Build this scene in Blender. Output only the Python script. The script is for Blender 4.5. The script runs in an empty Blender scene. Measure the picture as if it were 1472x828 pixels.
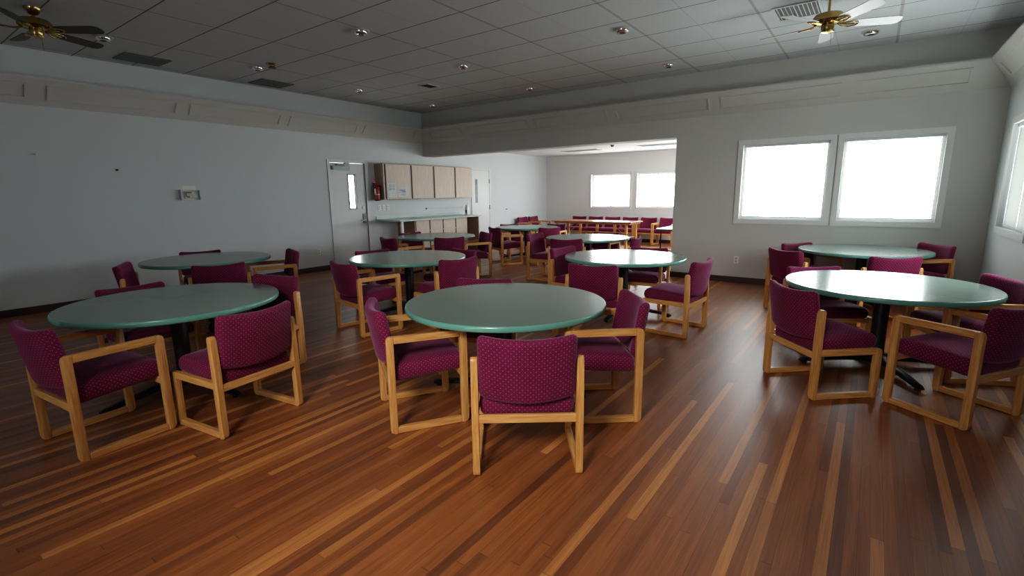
import bpy, bmesh, math, random
from mathutils import Vector, Matrix
random.seed(7)
PI = math.pi
S = bpy.context.scene
C = S.collection

# ------------------------------------------------------------------ colours / materials
def lin(c):
    return tuple((v/12.92 if v <= 0.04045 else ((v+0.055)/1.055)**2.4) for v in (x/255 for x in c))

def newmat(name):
    m = bpy.data.materials.new(name); m.use_nodes = True
    nt = m.node_tree; nt.nodes.clear()
    out = nt.nodes.new('ShaderNodeOutputMaterial')
    b = nt.nodes.new('ShaderNodeBsdfPrincipled')
    nt.links.new(b.outputs[0], out.inputs[0])
    return m, nt, b

def N(nt, kind, **kw):
    n = nt.nodes.new(kind)
    for k, v in kw.items(): setattr(n, k, v)
    return n

def math_node(nt, op, a, b=None, c=None):
    n = nt.nodes.new('ShaderNodeMath'); n.operation = op
    for i, v in enumerate((a, b, c)):
        if v is None: continue
        if isinstance(v, (int, float)): n.inputs[i].default_value = v
        else: nt.links.new(v, n.inputs[i])
    return n.outputs[0]

def mixc(nt, fac, a, b):
    n = nt.nodes.new('ShaderNodeMix'); n.data_type = 'RGBA'
    for i, v in ((0, fac), (6, a), (7, b)):
        if isinstance(v, (int, float)): n.inputs[i].default_value = v
        elif isinstance(v, tuple): n.inputs[i].default_value = (*v[:3], 1)
        else: nt.links.new(v, n.inputs[i])
    return n.outputs[2]

def plain(name, rgb, rough=0.5, metal=0.0, vary=0.06, scale=8.0, spec=0.5, bump=0.0):
    m, nt, b = newmat(name)
    tc = N(nt, 'ShaderNodeTexCoord'); nz = N(nt, 'ShaderNodeTexNoise')
    nz.inputs['Scale'].default_value = scale; nz.inputs['Detail'].default_value = 3
    nt.links.new(tc.outputs['Object'], nz.inputs['Vector'])
    c = lin(rgb)
    d = tuple(v*(1-vary*2) for v in c); e = tuple(min(1, v*(1+vary)) for v in c)
    nt.links.new(mixc(nt, nz.outputs[0], d, e), b.inputs['Base Color'])
    b.inputs['Roughness'].default_value = rough; b.inputs['Metallic'].default_value = metal
    b.inputs['Specular IOR Level'].default_value = spec
    if bump:
        n2 = N(nt, 'ShaderNodeTexNoise'); n2.inputs['Scale'].default_value = scale*25
        nt.links.new(tc.outputs['Object'], n2.inputs['Vector'])
        bp = N(nt, 'ShaderNodeBump'); bp.inputs['Strength'].default_value = bump; bp.inputs['Distance'].default_value = 0.002
        nt.links.new(n2.outputs[0], bp.inputs['Height']); nt.links.new(bp.outputs[0], b.inputs['Normal'])
    return m

def fabric():
    m, nt, b = newmat('burgundy_dotted_fabric')
    uv = N(nt, 'ShaderNodeUVMap'); uv.uv_map = 'UVMap'
    sp = N(nt, 'ShaderNodeSeparateXYZ'); nt.links.new(uv.outputs[0], sp.inputs[0])
    P = 0.029
    def dots(off):
        fx = math_node(nt, 'SUBTRACT', math_node(nt, 'FRACT', math_node(nt, 'ADD', math_node(nt, 'DIVIDE', sp.outputs[0], P), off)), 0.5)
        fy = math_node(nt, 'SUBTRACT', math_node(nt, 'FRACT', math_node(nt, 'ADD', math_node(nt, 'DIVIDE', sp.outputs[1], P), off)), 0.5)
        r = math_node(nt, 'SQRT', math_node(nt, 'ADD', math_node(nt, 'MULTIPLY', fx, fx), math_node(nt, 'MULTIPLY', math_node(nt, 'MULTIPLY', fy, fy), 1.6)))
        return math_node(nt, 'LESS_THAN', r, 0.105)
    d = math_node(nt, 'MAXIMUM', dots(0.0), dots(0.5))
    tc = N(nt, 'ShaderNodeTexCoord'); nz = N(nt, 'ShaderNodeTexNoise'); nz.inputs['Scale'].default_value = 9
    nt.links.new(tc.outputs['Object'], nz.inputs['Vector'])
    base = mixc(nt, nz.outputs[0], lin((90, 17, 50)), lin((114, 28, 68)))
    col = mixc(nt, d, base, lin((176, 82, 122)))
    nt.links.new(col, b.inputs['Base Color'])
    b.inputs['Roughness'].default_value = 0.85
    b.inputs['Specular IOR Level'].default_value = 0.25
    b.inputs['Sheen Weight'].default_value = 0.4
    b.inputs['Sheen Roughness'].default_value = 0.4
    b.inputs['Sheen Tint'].default_value = (*lin((205, 160, 200)), 1)
    return m

def wood(name, dark, light, axis='Z', rough=0.38, scale=6.0):
    m, nt, b = newmat(name)
    tc = N(nt, 'ShaderNodeTexCoord'); mp = N(nt, 'ShaderNodeMapping')
    sc = {'X': (1, 14, 14), 'Y': (14, 1, 14), 'Z': (14, 14, 1)}[axis]
    mp.inputs['Scale'].default_value = sc
    nt.links.new(tc.outputs['Object'], mp.inputs[0])
    nz = N(nt, 'ShaderNodeTexNoise'); nz.inputs['Scale'].default_value = scale; nz.inputs['Detail'].default_value = 5
    nt.links.new(mp.outputs[0], nz.inputs['Vector'])
    cr = N(nt, 'ShaderNodeValToRGB'); cr.color_ramp.elements[0].position = 0.3; cr.color_ramp.elements[1].position = 0.7
    cr.color_ramp.elements[0].color = (*lin(dark), 1); cr.color_ramp.elements[1].color = (*lin(light), 1)
    nt.links.new(nz.outputs[0], cr.inputs[0]); nt.links.new(cr.outputs[0], b.inputs['Base Color'])
    b.inputs['Roughness'].default_value = rough
    return m

def floor_mat():
    m, nt, b = newmat('reddish_wood_plank_floor')
    tc = N(nt, 'ShaderNodeTexCoord'); sp = N(nt, 'ShaderNodeSeparateXYZ')
    nt.links.new(tc.outputs['Object'], sp.inputs[0])
    W = 0.048
    sx = math_node(nt, 'FLOOR', math_node(nt, 'DIVIDE', sp.outputs[0], W))
    w1 = N(nt, 'ShaderNodeTexWhiteNoise', noise_dimensions='1D'); nt.links.new(sx, w1.inputs['W'])
    sy = math_node(nt, 'ADD', math_node(nt, 'DIVIDE', sp.outputs[1], 2.1), math_node(nt, 'MULTIPLY', w1.outputs[0], 7.3))
    cy = math_node(nt, 'FLOOR', sy)
    cmb = N(nt, 'ShaderNodeCombineXYZ'); nt.links.new(sx, cmb.inputs[0]); nt.links.new(cy, cmb.inputs[1])
    w2 = N(nt, 'ShaderNodeTexWhiteNoise', noise_dimensions='2D'); nt.links.new(cmb.outputs[0], w2.inputs['Vector'])
    cr = N(nt, 'ShaderNodeValToRGB'); cr.color_ramp.interpolation = 'LINEAR'
    els = cr.color_ramp.elements
    els[0].position = 0.0; els[0].color = (*lin((108, 62, 36)), 1)
    els[1].position = 1.0; els[1].color = (*lin((198, 132, 72)), 1)
    for p, c in ((0.12, (128, 74, 40)), (0.5, (142, 83, 43)), (0.84, (152, 91, 47)), (0.92, (176, 114, 62))):
        e = els.new(p); e.color = (*lin(c), 1)
    nt.links.new(w2.outputs[0], cr.inputs[0])
    # grain
    mp = N(nt, 'ShaderNodeMapping'); mp.inputs['Scale'].default_value = (70, 2.2, 1)
    nt.links.new(tc.outputs['Object'], mp.inputs[0])
    off = N(nt, 'ShaderNodeVectorMath', operation='ADD'); nt.links.new(mp.outputs[0], off.inputs[0]); nt.links.new(w2.outputs[1], off.inputs[1])
    nz = N(nt, 'ShaderNodeTexNoise'); nz.inputs['Scale'].default_value = 1.0; nz.inputs['Detail'].default_value = 6; nz.inputs['Distortion'].default_value = 1.2
    nt.links.new(off.outputs[0], nz.inputs['Vector'])
    g = math_node(nt, 'MULTIPLY_ADD', nz.outputs[0], 1.5, 0.24)
    mul = N(nt, 'ShaderNodeMix'); mul.data_type = 'RGBA'; mul.blend_type = 'MULTIPLY'; mul.inputs[0].default_value = 0.85
    nt.links.new(cr.outputs[0], mul.inputs[6])
    cg = N(nt, 'ShaderNodeCombineColor')
    for i in range(3): nt.links.new(g, cg.inputs[i])
    nt.links.new(cg.outputs[0], mul.inputs[7])
    # seams every plank of two strips
    fx = math_node(nt, 'FRACT', math_node(nt, 'DIVIDE', sp.outputs[0], W*2))
    seam = math_node(nt, 'LESS_THAN', fx, 0.02)
    fy = math_node(nt, 'LESS_THAN', math_node(nt, 'FRACT', sy), 0.002)
    sm = math_node(nt, 'MULTIPLY', math_node(nt, 'MAXIMUM', seam, fy), 0.55)
    col = mixc(nt, sm, mul.outputs[2], lin((40, 20, 12)))
    nt.links.new(col, b.inputs['Base Color'])
    r = math_node(nt, 'MULTIPLY_ADD', nz.outputs[0], 0.16, 0.34)
    nt.links.new(r, b.inputs['Roughness'])
    b.inputs['Specular IOR Level'].default_value = 0.85
    n3 = N(nt, 'ShaderNodeTexNoise'); n3.inputs['Scale'].default_value = 3.0; n3.inputs['Detail'].default_value = 4
    mp3 = N(nt, 'ShaderNodeMapping'); mp3.inputs['Scale'].default_value = (22, 1.6, 1)
    nt.links.new(tc.outputs['Object'], mp3.inputs[0]); nt.links.new(mp3.outputs[0], n3.inputs['Vector'])
    h = math_node(nt, 'ADD', math_node(nt, 'MULTIPLY', nz.outputs[0], 0.5), n3.outputs[0])
    bp = N(nt, 'ShaderNodeBump'); bp.inputs['Strength'].default_value = 0.22; bp.inputs['Distance'].default_value = 0.004
    nt.links.new(h, bp.inputs['Height']); nt.links.new(bp.outputs[0], b.inputs['Normal'])
    return m

def ceiling_mat(name, tint, y0, dy, x0, dx, line=(84, 84, 82), line2=(168, 168, 166)):
    m, nt, b = newmat(name)
    tc = N(nt, 'ShaderNodeTexCoord'); sp = N(nt, 'ShaderNodeSeparateXYZ'); nt.links.new(tc.outputs['Object'], sp.inputs[0])
    def lines(sock, o, d, w):
        f = math_node(nt, 'FRACT', math_node(nt, 'DIVIDE', math_node(nt, 'SUBTRACT', sock, o - w/2), d))
        return math_node(nt, 'LESS_THAN', f, w/d)
    ly = lines(sp.outputs[1], y0, dy, 0.016)
    lx = lines(sp.outputs[0], x0, dx, 0.030)
    lh = lines(sp.outputs[0], x0 + dx/2, dx, 0.012)
    nz = N(nt, 'ShaderNodeTexNoise'); nz.inputs['Scale'].default_value = 90; nz.inputs['Detail'].default_value = 4
    nt.links.new(tc.outputs['Object'], nz.inputs['Vector'])
    n2 = N(nt, 'ShaderNodeTexNoise'); n2.inputs['Scale'].default_value = 0.5
    nt.links.new(tc.outputs['Object'], n2.inputs['Vector'])
    t = lin(tint); td = tuple(v*0.88 for v in t)
    base = mixc(nt, nz.outputs[0], td, t)
    c1 = mixc(nt, math_node(nt, 'MULTIPLY', lh, 0.35), base, lin(line2))
    c2 = mixc(nt, math_node(nt, 'MULTIPLY', lx, 0.8), c1, lin(line2))
    c3 = mixc(nt, math_node(nt, 'MULTIPLY', ly, 0.85), c2, lin(line))
    nt.links.new(c3, b.inputs['Base Color']); b.inputs['Roughness'].default_value = 0.9
    bp = N(nt, 'ShaderNodeBump'); bp.inputs['Strength'].default_value = 0.15; bp.inputs['Distance'].default_value = 0.003
    nt.links.new(nz.outputs[0], bp.inputs['Height']); nt.links.new(bp.outputs[0], b.inputs['Normal'])
    return m

def glass_mat():
    m = bpy.data.materials.new('clear_window_glass'); m.use_nodes = True
    nt = m.node_tree; nt.nodes.clear()
    out = N(nt, 'ShaderNodeOutputMaterial'); t = N(nt, 'ShaderNodeBsdfTransparent'); g = N(nt, 'ShaderNodeBsdfGlossy')
    t.inputs[0].default_value = (0.97, 0.985, 0.98, 1); g.inputs['Roughness'].default_value = 0.02
    mx = N(nt, 'ShaderNodeMixShader'); mx.inputs[0].default_value = 0.06
    nt.links.new(t.outputs[0], mx.inputs[1]); nt.links.new(g.outputs[0], mx.inputs[2]); nt.links.new(mx.outputs[0], out.inputs[0])
    return m

def blind_mat():
    m = bpy.data.materials.new('thin_white_blind_slats'); m.use_nodes = True
    nt = m.node_tree; nt.nodes.clear()
    out = N(nt, 'ShaderNodeOutputMaterial'); d = N(nt, 'ShaderNodeBsdfDiffuse'); t = N(nt, 'ShaderNodeBsdfTranslucent')
    d.inputs[0].default_value = (0.85, 0.86, 0.84, 1); t.inputs[0].default_value = (0.85, 0.86, 0.84, 1)
    mx = N(nt, 'ShaderNodeMixShader'); mx.inputs[0].default_value = 0.45
    nt.links.new(d.outputs[0], mx.inputs[1]); nt.links.new(t.outputs[0], mx.inputs[2]); nt.links.new(mx.outputs[0], out.inputs[0])
    return m

def blind_closed_mat():
    m = blind_mat(); m.name = 'closed_white_blind_slats'
    m.node_tree.nodes['Mix Shader'].inputs[0].default_value = 0.045
    for n in m.node_tree.nodes:
        if n.type == 'BSDF_DIFFUSE': n.inputs[0].default_value = (0.62, 0.63, 0.60, 1)
    return m

def paper_mat(name, rgb, ink, rows):
    m, nt, b = newmat(name)
    tc = N(nt, 'ShaderNodeTexCoord'); nz = N(nt, 'ShaderNodeTexNoise'); nz.inputs['Scale'].default_value = 4
    nt.links.new(tc.outputs['Object'], nz.inputs['Vector'])
    nt.links.new(mixc(nt, nz.outputs[0], tuple(v*.94 for v in lin(rgb)), lin(rgb)), b.inputs['Base Color'])
    b.inputs['Roughness'].default_value = 0.7
    return m

M = {}
M['fabric'] = fabric()
M['oak'] = wood('honey_oak', (186, 128, 70), (220, 168, 104), 'Z')
M['oak_y'] = wood('honey_oak_lengthwise', (186, 128, 70), (220, 168, 104), 'Y')
M['oak_x'] = wood('honey_oak_crosswise', (190, 132, 74), (224, 172, 108), 'X')
M['laminate'] = plain('grey_green_laminate', (116, 137, 127), 0.20, vary=0.02, scale=5, spec=0.8)
M['edge'] = plain('teal_table_edge', (104, 158, 145), 0.22, vary=0.05, scale=10)
M['black'] = plain('black_powdercoat', (26, 27, 30), 0.4, vary=0.1)
M['wall'] = plain('off_white_wall_paint', (204, 209, 211), 0.62, vary=0.015, scale=1.2, bump=0.08, spec=0.3)
M['wallhdr'] = plain('off_white_painted_band', (198, 197, 193), 0.65, vary=0.015, scale=1.0, spec=0.3)
M['wallfar'] = plain('brightened_wall_paint', (224, 226, 226), 0.6, vary=0.015, scale=1.2, bump=0.08, spec=0.3)  # wall paint lightened for the far room, its colour standing in for stronger light
M['trim'] = plain('white_trim_paint', (218, 219, 217), 0.4, vary=0.02)
M['door'] = plain('pale_grey_door_paint', (208, 211, 211), 0.42, vary=0.02)
M['base'] = plain('dark_brown_vinyl_base', (62, 44, 38), 0.45, vary=0.08)
M['floor'] = floor_mat()
M['ceil'] = ceiling_mat('tiled_ceiling', (212, 217, 221), 4.40, 0.693, -3.86, 1.30)
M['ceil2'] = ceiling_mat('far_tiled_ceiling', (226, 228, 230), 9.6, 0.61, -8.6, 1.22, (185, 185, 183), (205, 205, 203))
M['glass'] = glass_mat()
M['darkglass'] = plain('dark_wired_glass', (52, 58, 60), 0.12, vary=0.1)
M['blind'] = blind_mat()
M['blind_closed'] = blind_closed_mat()
M['closer'] = plain('grey_painted_metal', (158, 164, 166), 0.4, vary=0.03)
M['steel'] = plain('brushed_steel', (170, 172, 172), 0.32, 0.9, vary=0.06)
M['gunmetal'] = plain('dark_steel_frame', (78, 78, 80), 0.4, 0.6)
M['brass'] = plain('polished_brass', (178, 152, 96), 0.22, 1.0, vary=0.08)
M['blade_dark'] = wood('dark_walnut_blade', (44, 30, 24), (60, 42, 32), 'X', 0.4)
M['blade_white'] = plain('white_fan_blade', (205, 206, 210), 0.3, vary=0.03)
M['vent_dark'] = plain('dark_vent_core', (48, 56, 54), 0.6, vary=0.1)
M['vent_grey'] = plain('grey_green_grille', (98, 108, 104), 0.5, vary=0.08)
M['vent_white'] = plain('white_vent_metal', (200, 204, 206), 0.4, vary=0.03)
M['reflector'] = plain('bright_reflector', (244, 242, 234), 0.1, 1.0, vary=0.05)
M['maple'] = wood('pale_maple_laminate', (188, 168, 152), (206, 188, 172), 'Z', 0.45, 4)
M['brownside'] = wood('brown_cabinet_side', (156, 124, 108), (172, 140, 122), 'Z', 0.5, 3)
M['shadowgap'] = plain('dark_finger_pull', (40, 32, 28), 0.6)
M['counter'] = plain('pale_green_countertop', (176, 192, 185), 0.3, vary=0.03, scale=40)
M['red'] = plain('fire_red_paint', (140, 24, 30), 0.3, vary=0.05)
M['rubber'] = plain('black_rubber', (22, 22, 22), 0.6)
M['label'] = plain('white_label', (224, 222, 212), 0.5, vary=0.02)
M['plastic'] = plain('white_plastic', (226, 226, 222), 0.35, vary=0.02)
M['ivory'] = plain('ivory_plastic', (196, 188, 160), 0.4, vary=0.04)
M['clear'] = plain('clear_acrylic_cover', (196, 202, 204), 0.12, vary=0.02)
M['paper'] = paper_mat('notice_paper', (206, 209, 214), None, 0)
M['ink'] = plain('faded_grey_ink', (120, 132, 140), 0.7)
M['ink2'] = plain('dark_grey_ink', (84, 82, 96), 0.7)
M['tabletop_wood'] = wood('reddish_oak_tabletop', (158, 104, 70), (184, 128, 92), 'X', 0.25, 4)
M['white_top'] = plain('pale_laminate_top', (214, 214, 210), 0.22, vary=0.02)
M['dot'] = plain('dark_wall_hook', (40, 38, 36), 0.5)

# ------------------------------------------------------------------ mesh helpers
def obj(name, bm, mat, parent=None, smooth=None, loc=None):
    me = bpy.data.meshes.new(name)
    bmesh.ops.recalc_face_normals(bm, faces=bm.faces)
    bm.to_mesh(me); bm.free()
    me.materials.append(mat)
    if smooth is not None:
        for p in me.polygons: p.use_smooth = True
        if smooth < 179:
            me.set_sharp_from_angle(angle=math.radians(smooth))
    o = bpy.data.objects.new(name, me); C.objects.link(o)
    if parent: o.parent = parent
    if loc: o.location = loc
    return o

def thing(name, label, cat, loc=(0, 0, 0), rz=0, group=None):
    o = bpy.data.objects.new(name, None); C.objects.link(o)
    o.empty_display_size = 0.1
    o.location = loc; o.rotation_euler = (0, 0, rz)
    o['label'] = label; o['category'] = cat
    if group: o['group'] = group
    return o

def tag(o, label, cat, group=None):
    o['label'] = label; o['category'] = cat
    if group: o['group'] = group
    return o

def struct(name, bm, mat, parent=None, smooth=None):
    o = obj(name, bm, mat, parent, smooth)
    if not parent: o['kind'] = 'structure'
    return o

def box(bm, x0, y0, z0, x1, y1, z1, bevel=0.0):
    r = bmesh.ops.create_cube(bm, size=1.0)
    vs = r['verts']
    for v in vs:
        v.co = Vector(((x0+x1)/2 + v.co.x*(x1-x0), (y0+y1)/2 + v.co.y*(y1-y0), (z0+z1)/2 + v.co.z*(z1-z0)))
    if bevel:
        es = list({e for v in vs for e in v.link_edges})
        bmesh.ops.bevel(bm, geom=es, offset=bevel, segments=2, affect='EDGES', profile=0.5)
    return vs

def B(*a, **k):
    bm = bmesh.new(); box(bm, *a, **k); return bm

def prism_yz(bm, pts, x0, x1, bevel=0.0):
    """polygon in YZ swept along X"""
    a = [bm.verts.new((x0, y, z)) for y, z in pts]; b = [bm.verts.new((x1, y, z)) for y, z in pts]
    n = len(pts)
    fs = [bm.faces.new(a), bm.faces.new(b[::-1])]
    for i in range(n): fs.append(bm.faces.new((a[i], a[(i+1) % n], b[(i+1) % n], b[i])))
    if bevel:
        es = list(fs[0].edges)+list(fs[1].edges)
        bmesh.ops.bevel(bm, geom=es, offset=bevel, segments=2, affect='EDGES', profile=0.5)

def prism_xz(bm, pts, y0, y1):
    a = [bm.verts.new((x, y0, z)) for x, z in pts]; b = [bm.verts.new((x, y1, z)) for x, z in pts]
    n = len(pts); bm.faces.new(a); bm.faces.new(b[::-1])
    for i in range(n): bm.faces.new((a[i], a[(i+1) % n], b[(i+1) % n], b[i]))

def prism_xy(bm, pts, z0, z1):
    a = [bm.verts.new((x, y, z0)) for x, y in pts]; b = [bm.verts.new((x, y, z1)) for x, y in pts]
    n = len(pts); bm.faces.new(a); bm.faces.new(b[::-1])
    for i in range(n): bm.faces.new((a[i], a[(i+1) % n], b[(i+1) % n], b[i]))

def lathe(bm, prof, seg=32, cx=0, cy=0):
    """profile of (r,z) from one end to the other; ends at r=0 are closed by a fan"""
    rings = []
    for r, z in prof:
        if r < 1e-6: rings.append([bm.verts.new((cx, cy, z))])
        else: rings.append([bm.verts.new((cx+r*math.cos(2*PI*i/seg), cy+r*math.sin(2*PI*i/seg), z)) for i in range(seg)])
    for a, b in zip(rings, rings[1:]):
        for i in range(seg):
            j = (i+1) % seg
            if len(a) == 1 and len(b) == 1: continue
            if len(a) == 1: bm.faces.new((a[0], b[j], b[i]))
            elif len(b) == 1: bm.faces.new((a[i], a[j], b[0]))
            else: bm.faces.new((a[i], a[j], b[j], b[i]))

def tube(bm, pts, r, seg=10, closed=False):
    pts = [Vector(p) for p in pts]; rings = []
    n = len(pts)
    up = Vector((0, 0, 1))
    for i, p in enumerate(pts):
        t = (pts[min(i+1, n-1)] - pts[max(i-1, 0)]).normalized()
        a = t.cross(up)
        if a.length < 1e-3: a = t.cross(Vector((1, 0, 0)))
        a.normalize(); b = t.cross(a)
        rr = r[i] if isinstance(r, (list, tuple)) else r
        rings.append([bm.verts.new(p + a*rr*math.cos(2*PI*k/seg) + b*rr*math.sin(2*PI*k/seg)) for k in range(seg)])
    for a, b in zip(rings, rings[1:]):
        for k in range(seg):
            bm.faces.new((a[k], a[(k+1) % seg], b[(k+1) % seg], b[k]))
    bm.faces.new(rings[0]); bm.faces.new(rings[-1][::-1])

def axis_pts(a, r, n):
    e = [-a, -a+r*0.3, -a+r*0.65, -a+r]
    m = [-a+r + (2*a-2*r)*i/n for i in range(1, n)]
    return e + m + [-v for v in e[::-1]]

def cushion(hx, hy, hz, r, nx=8, ny=6, nz=3, deform=None):
    """a rounded box with a box-projected UV in metres, then bent by deform"""
    bm = bmesh.new(); uvl = bm.loops.layers.uv.new('UVMap')
    H = (hx, hy, hz); P = [axis_pts(h, min(r, h*0.98), n) for h, n in zip(H, (nx, ny, nz))]
    cache = {}
    def vert(c):
        k = tuple(round(v, 6) for v in c)
        if k in cache: return cache[k]
        rr = [min(r, h*0.98) for h in H]
        core = [max(-h+q, min(h-q, v)) for v, h, q in zip(c, H, rr)]
        d = Vector([a-b for a, b in zip(c, core)])
        p = Vector(c)
        if d.length > 1e-9:
            dn = Vector([a/q for a, q in zip(d, rr)])
            if dn.length > 1e-9:
                mx = max(abs(v) for v in dn)
                s = mx/dn.length
                p = Vector(core) + Vector([a*s for a in d])
        v = bm.verts.new(p); cache[k] = (v, Vector(c)); return cache[k]
    for ax in range(3):
        u, w = [(1, 2), (0, 2), (0, 1)][ax]
        for sgn in (-1, 1):
            for i in range(len(P[u])-1):
                for j in range(len(P[w])-1):
                    q = []
                    for (a, b) in ((i, j), (i+1, j), (i+1, j+1), (i, j+1)):
                        c = [0, 0, 0]; c[ax] = sgn*H[ax]; c[u] = P[u][a]; c[w] = P[w][b]; q.append(vert(c))
                    try: f = bm.faces.new([x[0] for x in q])
                    except ValueError: continue
                    for l, x in zip(f.loops, q): l[uvl].uv = (x[1][u], x[1][w])
    bmesh.ops.recalc_face_normals(bm, faces=bm.faces)
    if deform:
        for v in bm.verts: v.co = deform(v.co.copy())
    return bm

def copy_tree(o, parent=None):
    c = o.copy(); C.objects.link(c)
    if parent: c.parent = parent
    for ch in list(o.children): copy_tree(ch, c)
    return c

def rounded(pts_r):
    """polygon with rounded corners; pts_r = [(a,b,radius)]"""
    out = []; n = len(pts_r)
    for i, (x, y, r) in enumerate(pts_r):
        if r <= 0: out.append((x, y)); continue
        p = Vector((x, y)); a = Vector(pts_r[i-1][:2]); b = Vector(pts_r[(i+1) % n][:2])
        u = (a-p).normalized(); w = (b-p).normalized()
        for k in range(6):
            t = k/5
            q = (1-t)**2*(p+u*r) + 2*t*(1-t)*p + t*t*(p+w*r)
            out.append((q.x, q.y))
    return out

# ------------------------------------------------------------------ the room
XL, XR, YB, YF, YN = -9.22, 1.25, 8.93, 14.75, -3.6
ZC, ZH, ZF, TH = 3.5, 2.47, 2.75, 0.35
XJ = -2.90

def wall_holes(bm, axis, pos0, pos1, u0, u1, z0, z1, holes):
    us = sorted({u0, u1, *[h[0] for h in holes], *[h[1] for h in holes]})
    zs = sorted({z0, z1, *[h[2] for h in holes], *[h[3] for h in holes]})
    for a, b in zip(us, us[1:]):
        # merge vertically
        run = None
        for c, d in zip(zs, zs[1:]):
            um, zm = (a+b)/2, (c+d)/2
            solid = not any(h[0] < um < h[1] and h[2] < zm < h[3] for h in holes)
            if solid:
                if run is None: run = [c, d]
                else: run[1] = d
            if (not solid or d == zs[-1]) and run:
                if axis == 'x': box(bm, pos0, a, run[0], pos1, b, run[1])
                else: box(bm, a, pos0, run[0], b, pos1, run[1])
                run = None

XW = -2.72      # right hand wall of the far room wing
bm = bmesh.new(); box(bm, XL-0.2, YN-0.2, -0.1, XR+0.2, YB+TH, 0.0); box(bm, XL-0.2, YB+TH, -0.1, XW+0.2, YF+0.2, 0.0)
struct('floor', bm, M['floor'])
struct('ceiling', B(XL-0.2, YN-0.2, ZC, XR+0.2, YB+TH, ZC+0.1), M['ceil'])
struct('ceiling_far_room', B(XL-0.2, YB+TH, ZF, XW+0.2, YF+0.2, ZF+0.1), M['ceil2'])

D1 = (6.25, 7.13, 0.0, 2.23)
bm = bmesh.new(); wall_holes(bm, 'x', XL-0.18, XL, YN-0.2, YB, 0, ZC, [D1]); struct('wall_left', bm, M['wall'])
struct('wall_far_left', B(XL-0.18, YB, 0, XL, YF+0.2, ZC), M['wall'])

BW = [(-1.80, -0.60, 1.08, 2.27), (-0.43, 0.71, 1.08, 2.27)]       # back wall window openings
bm = bmesh.new()
wall_holes(bm, 'y', YB, YB+TH, XL, XR+0.2, 0, ZC, [(XL-1, XJ, -1, ZH)] + BW)
struct('wall_back', bm, M['wallhdr'])
RW = [(6.95, 8.28, 1.08, 2.27), (5.35, 6.68, 1.08, 2.27)]  # second opening is an unseen window added to light the left wall
bm = bmesh.new(); wall_holes(bm, 'x', XR, XR+0.2, YN-0.2, YB, 0, ZC, RW); struct('wall_right', bm, M['wall'])
FW = [(-7.50, -6.17, 1.07, 2.10), (-5.94, -4.70, 1.07, 2.10), (-4.45, -3.2, 1.07, 2.10)]  # third opening is added out of view to brighten the far room
bm = bmesh.new(); wall_holes(bm, 'y', YF, YF+0.2, XL, XW+0.2, 0, ZF, FW); struct('wall_far', bm, M['wallfar'])
ADDED_SW = [(9.9, 11.7, 1.07, 2.10), (12.3, 14.1, 1.07, 2.10)]  # unseen side windows, added to brighten the far left wall
bm = bmesh.new(); wall_holes(bm, 'x', XW, XW+0.2, YB+TH, YF, 0, ZF, ADDED_SW); struct('wall_far_right', bm, M['wallfar'])
ADDED_NW = [(-2.5, -1.4, 0.9, 2.2)]  # unseen window added behind the camera as light for the foreground
bm = bmesh.new(); wall_holes(bm, 'y', YN-0.2, YN, XL, XR, 0, ZC, ADDED_NW); struct('wall_near', bm, M['wall'])

# dark vinyl baseboards
struct('baseboard_left', B(XL, YN, 0, XL+0.012, 6.18, 0.10), M['base'])
bm = bmesh.new(); box(bm, XL, 11.60, 0, XL+0.012, YF, 0.10); struct('baseboard_far_left', bm, M['base'])
struct('baseboard_back', B(XJ, YB-0.012, 0, XR, YB, 0.10), M['base'])
struct('baseboard_right', B(XR-0.012, YN, 0, XR, YB-0.012, 0.10), M['base'])
struct('baseboard_far', B(XL+0.012, YF-0.012, 0, XW, YF, 0.10), M['base'])
struct('baseboard_jamb', B(XJ-0.012, YB, 0, XJ, YB+TH, 0.10), M['base'])

# sloping cove band round the room with panel mouldings
def cove(name, kind, u0, u1, gaps):
    E = 0.25; z0, z1 = 2.78, 3.09
    def P(u, d, z):
        if kind == 'left': return (XL+d, u, z)
        if kind == 'right': return (XR-d, u, z)
        return (u, YB-d, z)
    bm = bmesh.new()
    sec = [(0, z0), (E, z1), (E, z1+0.025), (0, z1+0.025)]
    def end(u, sgn, mitre): return [bm.verts.new(P(u + (sgn*d if mitre else 0), d, z)) for d, z in sec]
    a = end(u0, 1, kind == 'back'); b = end(u1, -1, True)
    bm.faces.new(a); bm.faces.new(b[::-1])
    for i in range(4): bm.faces.new((a[i], a[(i+1) % 4], b[(i+1) % 4], b[i]))
    o = struct(name, bm, M['wallhdr'])
    # raised strips
    bm = bmesh.new()
    nd = Vector((z1-z0, -(E))).normalized()          # outward normal of the slope in (d,z)
    def strip(ua, ub, ta, tb):
        vs = []
        for h in (0.0, 0.014):
            for u, t in ((ua, ta), (ub, ta), (ub, tb), (ua, tb)):
                d = E*t + nd.x*h; z = z0+(z1-z0)*t + nd.y*h
                vs.append(bm.verts.new(P(u, d, z)))
        for f in ((0, 1, 2, 3), (7, 6, 5, 4), (0, 1, 5, 4), (1, 2, 6, 5), (2, 3, 7, 6), (3, 0, 4, 7)):
            bm.faces.new([vs[i] for i in f])
    for ga, gb in gaps:
        lo, hi, w = 0.26, 0.80, 0.05
        strip(ga, gb, hi-w, hi); strip(ga, gb, lo, lo+w)
        strip(ga, ga+0.022, lo+w, hi-w); strip(gb-0.022, gb, lo+w, hi-w)
    struct('panel_moulding', bm, M['wallhdr'], o)
cove('trim_1', 'left', YN, YB, [(-3.3, -1.75), (-1.55, 0.02), (0.2, 1.76), (1.96, 3.50), (3.68, 5.20), (5.38, 6.90), (7.08, 8.55)])
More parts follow.
